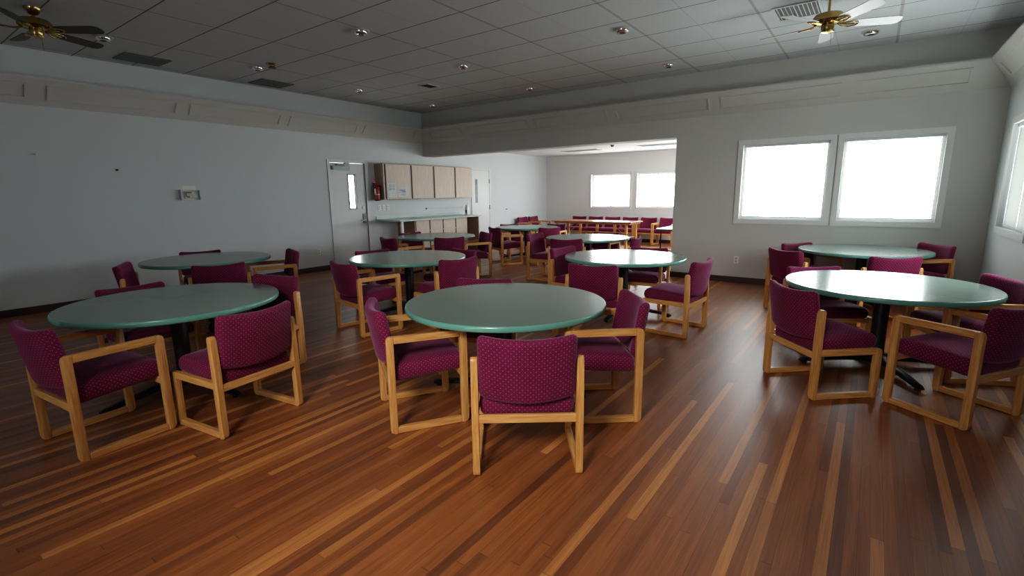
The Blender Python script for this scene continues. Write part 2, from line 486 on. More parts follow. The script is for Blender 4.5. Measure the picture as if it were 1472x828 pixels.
cove('trim_2', 'back', XL, XR, [(-8.8, -7.8), (-7.62, -5.97), (-5.79, -4.17), (-3.99, -2.35), (-2.17, -0.53), (-0.37, 0.85)])
cove('trim_3', 'right', YN, YB, [(-3.3, -1.75), (-1.55, 0.02), (0.2, 1.76), (1.96, 3.50), (3.68, 5.20), (5.38, 6.90), (7.08, 8.5)])

# ------------------------------------------------------------------ windows
def window(n, axis, wall, sgn, hole, depth, cas=0.075, mull=True):
    """axis: the axis the wall is normal to; sgn: direction from wall face into the room; depth: wall thickness"""
    u0, u1, z0, z1 = hole
    def bx(bm, ua, ub, da, db, za, zb, bev=0):
        p, q = wall + sgn*da, wall + sgn*db
        if axis == 'y': box(bm, ua, min(p, q), za, ub, max(p, q), zb, bevel=bev)
        else: box(bm, min(p, q), ua, za, max(p, q), ub, zb, bevel=bev)
    root = bpy.data.objects.new('window_%d' % n, None); C.objects.link(root); root['kind'] = 'structure'
    root.empty_display_size = 0.1
    def ring(name, o, i, da, db, mat):
        bm = bmesh.new()
        bx(bm, u0-o, u1+o, da, db, z1-i, z1+o); bx(bm, u0-o, u1+o, da, db, z0-o, z0+i)
        bx(bm, u0-o, u0+i, da, db, z0+i, z1-i); bx(bm, u1-i, u1+o, da, db, z0+i, z1-i)
        return obj(name, bm, mat, root)
    ring('window_casing', cas, 0.0, 0.0, 0.02, M['trim'])
    ring('window_frame', 0.0, 0.04, -0.13, -0.07, M['trim'])
    if mull:
        um = (u0+u1)/2; bm = bmesh.new(); bx(bm, um-0.014, um+0.014, -0.12, -0.08, z0+0.04, z1-0.04); obj('window_mullion', bm, M['trim'], root)
    bm = bmesh.new(); bx(bm, u0+0.04, u1-0.04, -0.102, -0.098, z0+0.04, z1-0.04); obj('pane', bm, M['glass'], root)
    # sky light comes in through the opening
    ld = bpy.data.lights.new('sky_portal', 'AREA'); ld.shape = 'RECTANGLE'; ld.size = u1-u0; ld.size_y = z1-z0
    ld.cycles.is_portal = True
    lo = bpy.data.objects.new('sky_portal', ld); C.objects.link(lo)
    c = wall - sgn*(depth+0.02)
    if axis == 'y':
        lo.location = ((u0+u1)/2, c, (z0+z1)/2); d = Vector((0, sgn, 0))
    else:
        lo.location = (c, (u0+u1)/2, (z0+z1)/2); d = Vector((sgn, 0, 0))
    lo.rotation_euler = d.to_track_quat('-Z', 'Z').to_euler()
    return root

def blind(axis, wall, sgn, hole, label, tilt=0.0, drop=1.0, pitch=0.034, off=0.045, u=None, mat='blind'):
    u0, u1, z0, z1 = hole
    if u: u0, u1 = u
    u0 += 0.012; u1 -= 0.012
    p = wall - sgn*off
    loc = ((u0+u1)/2, p, z1) if axis == 'y' else (p, (u0+u1)/2, z1)
    rz = 0 if axis == 'y' else PI/2
    t = thing('window_blind', label, 'blind', loc, rz, 'slatted window blinds')
    w = (u1-u0)/2
    s = 1
    obj('headrail', B(-w, -0.018, -0.04, w, 0.018, -0.002, bevel=0.003), M['vent_white'], t)
    bm = bmesh.new(); n = int((z1-z0-0.07)*drop/pitch); h = 0.0125
    for i in range(n):
        z = -0.06 - i*pitch
        ca, sa = math.cos(tilt)*h, math.sin(tilt)*h
        a = [bm.verts.new((x, y, zz)) for x, y, zz in ((-w, -ca, z-sa), (w, -ca, z-sa), (w, ca, z+sa), (-w, ca, z+sa))]
        bm.faces.new(a)
    o = obj('slats', bm, M[mat], t)
    zb = -0.06 - n*pitch
    obj('bottom_rail', B(-w, -0.012, zb-0.008, w, 0.012, zb+0.006, bevel=0.002), M['vent_white'], t)
    bm = bmesh.new(); tube(bm, [(-w+0.05, -0.02, -0.04), (-w+0.052, -0.02, -0.45)], 0.003, 6); obj('tilt_wand', bm, M['plastic'], t)
    return t

k = 1
for h in BW: window(k, 'y', YB, -1, h, TH, mull=False); k += 1
for h in RW: window(k, 'x', XR, -1, h, 0.2, mull=True); k += 1
for h in FW: window(k, 'y', YF, -1, h, 0.2, cas=0.05, mull=True); k += 1
for h in ADDED_SW: window(k, 'x', XW, -1, h, 0.2, cas=0.05, mull=True); k += 1
for h in ADDED_NW: window(k, 'y', YN, 1, h, 0.2, mull=False); k += 1
blind('y', YB, -1, BW[0], 'open slatted white blind in the left window of the nearer back wall')
blind('y', YB, -1, BW[1], 'open slatted white blind in the right window of the nearer back wall')
rh = RW[0]; um = (rh[0]+rh[1])/2
blind('x', XR, -1, rh, 'half closed white slatted blind in the right wall window, half nearest the room corner', tilt=1.32, u=(um, rh[1]), pitch=0.018, mat='blind_closed')
blind('x', XR, -1, rh, 'half closed white slatted blind in the right wall window, half cut by the photo edge', tilt=1.32, u=(rh[0], um), pitch=0.018, mat='blind_closed')

# ------------------------------------------------------------------ doors
def hinge_bm(y, z):
    return B(XL-0.004, y-0.012, z-0.05, XL+0.012, y+0.012, z+0.05, bevel=0.002)
d1 = bpy.data.objects.new('door_1', None); C.objects.link(d1); d1['kind'] = 'structure'; d1.location = (XL, 6.69, 0); d1.empty_display_size = .1
def dobj(name, bm, mat, par=d1, smooth=None):
    bmesh.ops.translate(bm, verts=bm.verts, vec=-Vector(par.location) if par.parent is None else -Vector(par.parent.location))
    o = obj(name, bm, mat, par, smooth); return o
LT = (6.705, 6.875, 1.27, 1.975)
bm = bmesh.new(); wall_holes(bm, 'x', XL-0.065, XL-0.02, 6.255, 7.125, 0.008, 2.225, [LT]); dobj('door_leaf', bm, M['door'])
bm = bmesh.new()
for a in ((6.19, 6.25, 0, 2.29), (7.13, 7.19, 0, 2.29), (6.25, 7.13, 2.23, 2.29)):
    box(bm, XL-0.02, a[0], a[2], XL+0.018, a[1], a[3], bevel=0.004)
dobj('door_frame', bm, M['door'])
bm = bmesh.new()
for a in ((LT[0]-0.025, LT[0], LT[2]-0.025, LT[3]+0.025), (LT[1], LT[1]+0.025, LT[2]-0.025, LT[3]+0.025), (LT[0], LT[1], LT[3], LT[3]+0.025), (LT[0], LT[1], LT[2]-0.025, LT[2])):
    box(bm, XL-0.07, a[0], a[2], XL-0.012, a[1], a[3])
dobj('lite_frame', bm, M['gunmetal'])
dobj('pane', B(XL-0.045, LT[0], LT[2], XL-0.040, LT[1], LT[3]), M['glass'])
bm = bmesh.new(); box(bm, XL-0.02, 6.30, 2.075, XL+0.045, 6.72, 2.165, bevel=0.006); box(bm, XL-0.02, 6.29, 2.08, XL+0.035, 6.32, 2.16)
clo = dobj('door_closer', bm, M['closer'])
bm = bmesh.new(); box(bm, XL+0.0, 6.40, 2.175, XL+0.05, 6.62, 2.20, bevel=0.003); box(bm, XL+0.0, 6.60, 2.16, XL+0.03, 6.72, 2.235, bevel=0.003); o = obj('closer_arm', bm, M['closer'], clo); o.location = -Vector(d1.location)
bm = bmesh.new(); box(bm, XL-0.02, 7.015, 0.93, XL-0.004, 7.085, 1.14, bevel=0.003); dobj('lock_plate', bm, M['gunmetal'])
bm = bmesh.new(); tube(bm, [(XL-0.01, 7.05, 1.0), (XL+0.045, 7.05, 1.0), (XL+0.05, 6.98, 1.0), (XL+0.05, 6.93, 1.0)], 0.011, 10); dobj('door_handle', bm, M['steel'], smooth=40)
bm = bmesh.new(); lathe(bm, [(0, 0.02), (0.028, 0.018), (0.032, 0.006), (0.032, 0)], 20)
bmesh.ops.rotate(bm, verts=bm.verts, cent=(0, 0, 0), matrix=Matrix.Rotation(PI/2, 3, 'Y')); bmesh.ops.translate(bm, verts=bm.verts, vec=(XL-0.02, 7.04, 1.285)); dobj('deadbolt', bm, M['plastic'], smooth=40)

d2 = bpy.data.objects.new('door_2', None); C.objects.link(d2); d2['kind'] = 'structure'; d2.location = (XL, 11.16, 0); d2.empty_display_size = .1
bm = bmesh.new(); box(bm, XL, 10.785, 0.008, XL+0.014, 11.535, 2.20); dobj('door_leaf', bm, M['door'], d2)
bm = bmesh.new()
for a in ((10.73, 10.78, 0, 2.255), (11.54, 11.59, 0, 2.255), (10.78, 11.54, 2.205, 2.255)):
    box(bm, XL, a[0], a[2], XL+0.022, a[1], a[3], bevel=0.003)
dobj('door_frame', bm, M['door'], d2)
dobj('pane', B(XL+0.012, 10.90, 1.29, XL+0.018, 11.00, 1.95), M['darkglass'], d2)
bm = bmesh.new()
for z in (0.3, 1.15, 1.9): box(bm, XL+0.01, 11.528, z-0.06, XL+0.028, 11.548, z+0.06, bevel=0.002)
dobj('hinges', bm, M['gunmetal'], d2)

# ------------------------------------------------------------------ round tables
R0 = 0.7607
def make_table():
    t = thing('round_table', '', 'table')
    bm = bmesh.new(); lathe(bm, [(0, 0.702), (R0-0.012, 0.702), (R0-0.008, 0.706), (R0-0.008, 0.739), (R0-0.012, 0.7405), (R0-0.02, 0.7405), (0, 0.7405)], 96)
    top = obj('tabletop', bm, M['laminate'], t, smooth=12)
    bm = bmesh.new(); rr = R0-0.010
    prof = [(rr, 0.700)] + [(rr + 0.010*math.sin(a), 0.7205 - 0.0205*math.cos(a)) for a in [PI*i/8 for i in range(1, 8)]] + [(rr, 0.7410), (rr-0.002, 0.7408), (rr-0.002, 0.7002), (rr, 0.700)]
    lathe(bm, prof, 96); e = obj('edge_band', bm, M['edge'], top, smooth=40); e['label'] = 'teal bullnose table edge'
    bm = bmesh.new(); lathe(bm, [(0, 0.07), (0.058, 0.07), (0.058, 0.66), (0, 0.66)], 32); obj('column', bm, M['black'], t, smooth=40)
    bm = bmesh.new(); box(bm, -0.24, -0.03, 0.672, 0.24, 0.03, 0.7, bevel=0.004); box(bm, -0.03, -0.24, 0.672, 0.03, 0.24, 0.7, bevel=0.004); lathe(bm, [(0, 0.655), (0.09, 0.655), (0.09, 0.675), (0, 0.675)], 24); obj('mounting_plate', bm, M['black'], t)
    bm = bmesh.new(); lathe(bm, [(0, 0.045), (0.095, 0.045), (0.10, 0.06), (0.075, 0.105), (0.06, 0.12), (0, 0.12)], 28); obj('hub', bm, M['black'], t, smooth=40)
    for i in range(4):
        a = i*PI/2
        bm = bmesh.new()
        # tapered arched leg along +x
        secs = [(0.06, 0.042, 0.05, 0.11), (0.25, 0.036, 0.05, 0.092), (0.45, 0.032, 0.036, 0.070), (0.60, 0.028, 0.020, 0.046), (0.625, 0.022, 0.018, 0.036)]
        rings = []
        for x, w, zb, zt in secs:
            rings.append([bm.verts.new((x, y, z)) for y, z in ((-w, zb), (w, zb), (w, zt-0.008), (w*0.6, zt), (-w*0.6, zt), (-w, zt-0.008))])
        for p, q in zip(rings, rings[1:]):
            for j in range(6): bm.faces.new((p[j], p[(j+1) % 6], q[(j+1) % 6], q[j]))
        bm.faces.new(rings[0]); bm.faces.new(rings[-1][::-1])
        bmesh.ops.rotate(bm, verts=bm.verts, cent=(0, 0, 0), matrix=Matrix.Rotation(a, 3, 'Z'))
        lg = obj('leg', bm, M['black'], t, smooth=35)
        bm = bmesh.new(); lathe(bm, [(0, 0.0), (0.02, 0.0), (0.022, 0.008), (0.012, 0.02), (0.012, 0.028), (0, 0.028)], 16, 0.585*math.cos(a), 0.585*math.sin(a))
        obj('glide', bm, M['rubber'], lg, smooth=40)
    return t
GT = 'round green topped tables'
TABLES = [
 ('FT', -2.206, 2.939, 20, 'round grey-green table in the middle of the foreground, nearest the camera at centre'),
 ('LT', -4.488, 1.527, 12, 'large round grey-green table at the left of the foreground'),
 ('LB', -7.161, 2.889, 63, 'round green table closest to the bare left wall, behind the left foreground table'),
 ('MT', -4.932, 4.427, 72, 'round green table between the left wall door and the front centre table'),
 ('MRT', -2.519, 5.906, 5, 'round table with a shiny top in front of the opening jamb, right of centre'),
 ('RT', 0.154, 5.282, 28, 'round table reflecting white window light at the right of the foreground'),
 ('RB', -0.05, 8.152, 33, 'round table right under the two bright windows at the right'),
 ('B1', -6.951, 7.007, 66, 'round green table in front of the wall cabinets and counter'),
 ('B2', -6.778, 9.928, 51, 'farthest small-looking round table beyond the header, beside the counter end'),
 ('B3', -4.191, 8.113, 8, 'round table in the opening to the far room, in front of the long wooden table'),
]
tproto = make_table()
for i, (key, x, y, rz, lab) in enumerate(TABLES):
    t = tproto if i == 0 else copy_tree(tproto)
    t.location = (x, y, 0); t.rotation_euler = (0, 0, math.radians(rz)); t['label'] = lab; t['group'] = GT

# ------------------------------------------------------------------ chairs
HW, PW, DD = 0.305, 0.038, 0.265       # half width, post width, half depth
def back_deform(v):
    # local: x across, y thickness, z height about the centre; wraps round the sitter and leans back
    x, y, z = v
    t = (z+0.182)/0.364
    yy = y - 0.235 - 0.062*t - 0.048*(1-(x/0.265)**2) + 0.020
    zz = z + 0.645 - 0.022*(1-(x/0.265)**2)*(1 if z > 0 else 1.3)
    return Vector((x, yy, zz))
def seat_deform(v):
    x, y, z = v
    t = (y+0.25)/0.5
    crown = 0.018*(1-(x/0.265)**2)*max(0.0, 1-((y)/0.26)**2) if z > 0 else 0.0
    return Vector((x, y+0.02, z + 0.395 + 0.035*t + crown - (0.02*max(0, (t-0.8)/0.2)**2 if z > 0 else 0)))
def chair(kind):
    t = thing('dining_armchair' if kind == 'A' else 'dining_chair', '', 'chair')
    obj('seat', cushion(0.262, 0.25, 0.06, 0.045, 8, 8, 2, seat_deform), M['fabric'], t, smooth=180)
    obj('backrest', cushion(0.265, 0.037, 0.182, 0.034, 12, 2, 8, back_deform), M['fabric'], t, smooth=180)
    r = 0.030; w = 0.048
    for s in (-1, 1):
        x0, x1 = (s*HW, s*(HW-PW)) if s < 0 else (s*(HW-PW), s*HW)
        top = 0.66
        if kind == 'A':
            rear = rounded([(-DD, 0, r), (-DD+w, 0, 0), (-DD+w, top, 0), (-DD, top, r)])
            front = rounded([(DD-w, 0, 0), (DD, 0, r), (DD, top, r), (DD-w, top, 0)])
            rail = (top-0.046, top)
        else:
            rear = rounded([(-DD, 0, r), (-DD+w, 0, 0), (-DD+w, 0.36, 0), (-DD+w+0.004, 0.69, 0.02), (-DD+0.008, 0.69, 0.022), (-DD, 0.45, 0)])
            front = rounded([(DD-w, 0, 0), (DD, 0, r), (DD, 0.385, r), (DD-w, 0.385, 0)])
            rail = (0.339, 0.385)
        bm = bmesh.new(); prism_yz(bm, rear, x0, x1, 0.004); obj('leg', bm, M['oak'], t, smooth=40)
        bm = bmesh.new(); prism_yz(bm, front, x0, x1, 0.004); obj('leg', bm, M['oak'], t, smooth=40)
        obj('armrest' if kind == 'A' else 'side_rail', B(x0+0.001, -DD+w, rail[0], x1-0.001, DD-w, rail[1], bevel=0.004), M['oak_y'], t)
        obj('runner', B(x0+0.001, -DD+w, 0.002, x1-0.001, DD-w, 0.044, bevel=0.004), M['oak_y'], t)
    obj('seat_rail', B(-HW+PW, -DD+0.004, 0.318, HW-PW, -DD+0.026, 0.366, bevel=0.003), M['oak_x'], t)
    obj('seat_rail', B(-HW+PW, DD-0.044, 0.325, HW-PW, DD-0.022, 0.375, bevel=0.003), M['oak_x'], t)
    return t

CH = [
 # front centre table
 ('S', -1.560, 2.262, 0.643, 'nearest chair, its dotted burgundy back facing the camera at the front centre table', 'FT'),
 ('A', -2.516, 2.319, -0.571, 'burgundy armchair with oak arms at the left side of the front centre table', 'FT'),
 ('A', -1.532, 3.098, 2.261, 'burgundy armchair with oak arms at the right side of the front centre table', 'FT'),
 ('A', -2.750, 3.250, 3.600, 'chair behind the front centre table, only its burgundy back top showing', 'FT'),
 # left table
 ('A', -3.986, 0.870, 0.108, 'burgundy armchair nearest the bottom left corner, at the left foreground table', 'LT'),
 ('S', -3.544, 1.529, 1.704, 'armless burgundy chair at the front right of the left foreground table, back to camera', 'LT'),
 ('S', -4.420, 2.100, 3.400, 'burgundy chair at the far right of the left foreground table, behind the armless one', 'LT'),
 ('A', -5.108, 1.507, 4.744, 'chair on the wall side of the left foreground table, mostly hidden by it', 'LT'),
 # by the left wall
 ('S', -6.084, 2.544, 1.225, 'back-turned burgundy chair in front of the table nearest the left wall', 'LB'),
 ('S', -6.638, 2.086, 5.790, 'dark burgundy chair seen edge-on at the left end of the table nearest the left wall', 'LB'),
 ('A', -6.504, 3.394, 2.821, 'armchair with oak arms at the right end of the table nearest the left wall', 'LB'),
 ('S', -7.737, 3.057, 4.429, 'chair between the left wall and the table nearest that wall', 'LB'),
 # middle table
 ('A', -4.669, 3.535, 6.123, 'burgundy armchair seen side-on at the left of the table before the wall door', 'MT'),
 ('S', -4.107, 4.271, 1.350, 'back-turned burgundy chair at the right front of the table before the wall door', 'MT'),
 ('A', -5.531, 4.464, 4.476, 'armchair on the door side of the table before the wall door, facing camera', 'MT'),
 ('S', -4.751, 4.999, 3.010, 'dark backed chair at the far right of the table before the wall door', 'MT'),
 # shiny table right of centre
 ('S', -2.329, 4.820, 0.165, 'back-turned burgundy chair in front of the shiny table right of centre', 'MRT'),
 ('S', -3.080, 5.750, 4.600, 'chair at the left of the shiny table right of centre, lit back top', 'MRT'),
 ('S', -1.702, 5.460, 1.493, 'burgundy side chair alone at the right of the shiny table, pulled out on open floor', 'MRT'),
 ('A', -2.485, 6.505, 3.259, 'chair at the far side of the shiny table right of centre, beside the wall jamb', 'MRT'),
 # right table
 ('S', -0.230, 4.479, -0.851, 'dark burgundy armless chair at the front left of the right foreground table', 'RT'),
 ('S', -0.280, 5.650, 3.700, 'burgundy chair facing the camera at the back left of the right foreground table', 'RT'),
 ('A', 0.588, 4.479, 0.982, 'large dark armchair at the right edge of the photo, front right of its table', 'RT'),
 ('A', 0.710, 5.440, 2.024, 'burgundy armchair at the back right of the right foreground table, near the right wall', 'RT'),
 # under the windows
 ('S', 0.130, 7.000, 0.500, 'burgundy chair with back to camera between the two right hand tables', 'RB'),
 ('S', -0.650, 7.159, 5.580, 'dark backed chair at the front left of the table under the windows', 'RB'),
 ('A', -0.650, 8.250, 4.000, 'armchair at the window side left end of the table under the windows', 'RB'),
 ('A', 0.520, 8.330, 2.250, 'armchair at the right end of the table under the windows, in the room corner', 'RB'),
 # opening table
 ('S', -4.029, 7.156, 0.335, 'dark chair with back to camera in front of the table in the opening', 'B3'),
 ('S', -4.720, 7.592, 4.739, 'burgundy side chair at the left end of the table in the opening, seen side-on', 'B3'),
 ('S', -3.331, 7.589, 1.746, 'chair with a purple lit back at the right end of the table in the opening', 'B3'),
 ('A', -4.219, 8.712, 3.188, 'chair at the far side of the table in the opening, mostly hidden', 'B3'),
 # farthest table
 ('A', -6.571, 8.796, 5.831, 'oak armchair in profile at the front left of the farthest round table', 'B2'),
 ('S', -5.831, 9.183, 1.091, 'magenta lit chair at the front right of the farthest round table', 'B2'),
 ('A', -7.360, 10.200, 4.200, 'chair at the far left of the farthest round table, thin dark back edge showing', 'B2'),
 ('A', -6.470, 10.560, 3.165, 'chair at the far right of the farthest round table', 'B2'),
 # cabinet table
 ('A', -6.702, 5.900, 6.066, 'armchair at the left of the table before the cabinets, oak arm showing', 'B1'),
 ('S', -6.079, 6.393, 0.904, 'back-turned burgundy chair in front of the table before the cabinets', 'B1'),
 ('A', -6.100, 7.100, 2.625, 'armchair at the right end of the table before the cabinets', 'B1'),
 ('S', -7.546, 7.081, 4.588, 'chair on the counter side of the table before the cabinets', 'B1'),
]
LOW = {('A', -2.750), ('A', -5.108), ('S', -7.737), ('A', -5.531), ('S', -4.751), ('A', -2.485), ('S', -0.280), ('A', -0.650), ('A', -4.219), ('A', -7.360), ('A', -6.470), ('S', -7.546)}
GN = {'FT': 'chairs round the front centre table', 'LT': 'chairs round the left foreground table', 'LB': 'chairs round the table by the left wall', 'MT': 'chairs round the table before the wall door',
      'MRT': 'chairs round the shiny table right of centre', 'RT': 'chairs round the right foreground table', 'RB': 'chairs round the table under the windows', 'B3': 'chairs round the table in the opening',
      'B2': 'chairs round the farthest round table', 'B1': 'chairs round the table before the cabinets'}
PROTO = {'A': chair('A'), 'S': chair('S')}; used = {'A': False, 'S': False}
def place(kind, x, y, rz, label, group, scale=1.0, low=1.0):
    if used[kind]: c = copy_tree(PROTO[kind])
    else: c = PROTO[kind]; used[kind] = True
    c.location = (x, y, 0); c.rotation_euler = (0, 0, rz); c['label'] = label; c['group'] = group
    c.scale = (scale, scale, scale*low)
    return c
for kind, x, y, rz, lab, key in CH: place(kind, x, y, rz, lab, GN[key], 1.0, 0.935 if (kind, x) in LOW else 1.0)
ordn = ['first', 'second', 'third', 'fourth', 'fifth', 'sixth']
for i in range(6):
    lab = 'burgundy armchair in the row under the far windows, %s from the left' % ordn[i] if i < 5 else 'burgundy armchair in the row under the far windows, half hidden by the wall jamb'
    place('A', -7.77+0.588*i, 14.22, PI, lab, 'row of armchairs under the far windows', 0.955)
place('A', -8.80, 13.05, -PI/2, 'burgundy armchair against the far left wall, nearer of the pair', 'pair of chairs against the far left wall', 0.97)
place('A', -8.80, 13.66, -PI/2, 'burgundy armchair against the far left wall, farther of the pair', 'pair of chairs against the far left wall', 0.97)

# ------------------------------------------------------------------ far room folding tables
t = thing('folding_table', 'long reddish wooden folding table before the row of chairs in the far room', 'table', (-6.42, 12.93, 0))
obj('tabletop', B(-1.25, -0.42, 0.71, 1.25, 0.42, 0.742, bevel=0.004), M['tabletop_wood'], t)
obj('apron', B(-1.18, -0.36, 0.665, 1.18, 0.36, 0.71), M['brownside'], t)
for sx in (-1, 1):
    for sy in (-1, 1):
        obj('leg', B(sx*1.08-0.03, sy*0.33-0.03, 0, sx*1.08+0.03, sy*0.33+0.03, 0.67, bevel=0.004), M['oak'], t)
    bm = bmesh.new(); tube(bm, [(sx*1.05, 0.18, 0.30), (sx*0.62, 0.18, 0.66)], 0.011, 8); tube(bm, [(sx*1.05, -0.18, 0.30), (sx*0.62, -0.18, 0.66)], 0.011, 8)
    tube(bm, [(sx*1.05, -0.33, 0.30), (sx*1.05, 0.33, 0.30)], 0.011, 8)
    obj('brace', bm, M['steel'], t, smooth=40)
t = thing('folding_table', 'pale topped folding table with thin black legs half hidden by the wall jamb', 'table', (-3.42, 11.55, 0))
obj('tabletop', B(-0.40, -0.90, 0.72, 0.40, 0.90, 0.745, bevel=0.003), M['white_top'], t)
obj('edge_band', B(-0.405, -0.905, 0.70, 0.405, 0.905, 0.722), M['black'], t)
for sy in (-1, 1):
    for sx in (-1, 1):
        bm = bmesh.new(); tube(bm, [(sx*0.34, sy*0.74, 0.0), (sx*0.34, sy*0.74, 0.70)], 0.014, 10); obj('leg', bm, M['black'], t, smooth=40)
    bm = bmesh.new(); tube(bm, [(-0.34, sy*0.74, 0.25), (0.34, sy*0.74, 0.25)], 0.011, 8); tube(bm, [(0, sy*0.74, 0.25), (0, sy*0.3, 0.70)], 0.010, 8); obj('brace', bm, M['black'], t, smooth=40)

# ------------------------------------------------------------------ wall cabinets, counter
XU = -8.93
ydoors = [7.40, 8.185, 8.93, 9.705, 10.43]
cab_words = ['with paper notices, nearest the door', 'second from the door', 'third from the door', 'farthest from the door']
for i in range(4):
    y0, y1 = ydoors[i], ydoors[i+1]
    t = thing('wall_cabinet', 'pale maple wall cabinet %s' % cab_words[i], 'cabinet', (XL, (y0+y1)/2, 1.44), 0, 'row of wall cabinets above the counter')
    h = (y1-y0)/2; D = XU-XL; H = 0.80
    bm = bmesh.new()
    box(bm, 0.0, -h, 0, D, -h+0.018, H); box(bm, 0, h-0.018, 0, D, h, H); box(bm, 0, -h+0.018, 0, D, h-0.018, 0.018); box(bm, 0, -h+0.018, H-0.018, D, h-0.018, H); box(bm, 0, -h+0.018, 0.018, 0.01, h-0.018, H-0.018)
    obj('carcass', bm, M['brownside'], t)
    d = obj('door', B(D+0.001, -h+0.066, 0.012, D+0.02, h-0.004, H-0.012, bevel=0.003), M['maple'], t)
    obj('finger_pull', B(D-0.004, -h+0.0195, 0.02, D+0.006, -h+0.065, H-0.02), M['shadowgap'], t)
    obj('face_edge', B(D, -h, 0.0, D+0.02, -h+0.019, H), M['maple'], t)
# paper notices on the first door
XN = XU+0.0215
def notice(y0, y1, z0, z1, lab, bars, ink):
    t = thing('paper_notice', lab, 'paper', (XN, (y0+y1)/2, z0), 0, 'paper notices on the cabinet door')
    h = (y1-y0)/2
    obj('sheet', B(0, -h, 0, 0.0012, h, z1-z0), M['paper'], t)
    bm = bmesh.new()
    for (a, b, c, d) in bars: box(bm, 0.0012, -h+a, c, 0.0018, -h+b, d)
    obj('print', bm, ink, t)
rows = []
for r in range(4):
    z = 0.27 - r*0.035
    rows += [(0.03, 0.11, z, z+0.014), (0.13, 0.20, z, z+0.014)]
notice(7.50, 7.74, 1.49, 1.82, 'white sheet of small blue-grey print on the first cabinet door, left of the two', rows, M['ink'])
notice(7.80, 8.08, 1.50, 1.71, 'white sheet with a dark boxed heading on the first cabinet door, right of the two',
       [(0.03, 0.035, 0.09, 0.17), (0.03, 0.23, 0.165, 0.17), (0.05, 0.21, 0.135, 0.15), (0.10, 0.22, 0.11, 0.125), (0.03, 0.23, 0.09, 0.097), (0.06, 0.22, 0.04, 0.05)], M['ink2'])

# counter
o = obj('countertop', B(XL+0.001, 7.36, 0.955, -8.42, 10.20, 0.995, bevel=0.004), M['counter']); tag(o, 'long pale green countertop under the wall cabinets', 'countertop')
obj('backsplash', B(XL+0.001, 7.36, 0.996, XL+0.02, 10.20, 1.06, bevel=0.003), M['counter'], o)
o = obj('counter_post', B(-8.50, 7.44, 0, -8.45, 7.50, 0.954, bevel=0.003), M['trim']); tag(o, 'slim white post under the near corner of the countertop', 'post')
XB = -8.62
bm = bmesh.new(); box(bm, XL+0.002, 7.99, 0.0, XB, 8.01, 0.954); o = obj('side_panel', bm, M['brownside']); tag(o, 'brown side panel of the base cabinets facing the knee space', 'panel')
yb = [8.012, 8.47, 8.93, 9.39, 9.85]
base_words = ['nearest the knee space', 'second from the knee space', 'third from the knee space', 'farthest along']
for i in range(4):
    y0, y1 = yb[i], yb[i+1]; h = (y1-y0)/2; D = XB-XL-0.004
    t = thing('base_cabinet', 'pale maple base cabinet under the counter, %s' % base_words[i], 'cabinet', (XL+0.002, (y0+y1)/2, 0), 0, 'row of base cabinets under the counter')
    bm = bmesh.new(); box(bm, 0, -h+0.001, 0.10, D-0.02, h-0.001, 0.953); obj('carcass', bm, M['maple'], t)
    obj('toe_kick', B(0, -h+0.001, 0, D-0.09, h-0.001, 0.10), M['base'], t)
    d = obj('drawer', B(D-0.019, -h+0.03, 0.70, D, h-0.004, 0.945, bevel=0.003), M['maple'], t)
    obj('finger_pull', B(D-0.019, -h+0.008, 0.71, D-0.004, -h+0.029, 0.93), M['shadowgap'], t)
    d = obj('door', B(D-0.019, -h+0.03, 0.11, D, h-0.004, 0.69, bevel=0.003), M['maple'], t)
    obj('finger_pull', B(D-0.019, -h+0.008, 0.12, D-0.004, -h+0.029, 0.68), M['shadowgap'], t)
o = obj('end_panel', B(XL+0.002, 10.10, 0, -8.45, 10.13, 0.954), M['brownside']); tag(o, 'brown end panel holding up the far end of the countertop', 'panel')

# dispenser standing on the counter end
t = thing('soap_dispenser', 'small white dispenser with a dark front standing at the far end of the counter', 'dispenser', (-8.80, 10.06, 0.9965))
bm = bmesh.new(); box(bm, -0.045, -0.045, 0, 0.045, 0.045, 0.20, bevel=0.012); obj('body', bm, M['plastic'], t, smooth=40)
obj('front_window', B(-0.022, -0.0475, 0.05, 0.022, -0.044, 0.13), M['gunmetal'], t)
bm = bmesh.new(); lathe(bm, [(0.03, 0.198), (0.04, 0.21), (0.04, 0.25), (0.02, 0.265), (0, 0.266)], 20); obj('cap', bm, M['plastic'], t, smooth=40)

# fire extinguisher hung on the cabinet side
t = thing('fire_extinguisher', 'red fire extinguisher hanging on the side of the wall cabinets', 'fire extinguisher', (-9.06, 7.315, 1.415))
bm = bmesh.new(); lathe(bm, [(0, 0), (0.05, 0.0), (0.062, 0.012), (0.064, 0.03), (0.064, 0.27), (0.055, 0.31), (0.03, 0.34), (0.02, 0.36), (0, 0.36)], 28); cyl = obj('cylinder', bm, M['red'], t, smooth=50)
bm = bmesh.new(); lathe(bm, [(0.0648, 0.13), (0.0652, 0.13), (0.0652, 0.155), (0.0648, 0.155)], 28)
for a in range(-3, 4):
    pass
obj('label_band', bm, M['label'], cyl)
bm = bmesh.new(); box(bm, -0.015, -0.068, 0.16, 0.03, -0.058, 0.27, bevel=0.002); obj('label_plate', bm, M['label'], cyl)
bm = bmesh.new(); lathe(bm, [(0, 0.36), (0.022, 0.36), (0.022, 0.40), (0, 0.40)], 16); box(bm, -0.012, -0.10, 0.40, 0.012, 0.03, 0.412, bevel=0.002); box(bm, -0.012, -0.11, 0.43, 0.012, 0.02, 0.44, bevel=0.002); box(bm, -0.012, 0.0, 0.40, 0.012, 0.02, 0.44)
obj('valve_handle', bm, M['red'], t)
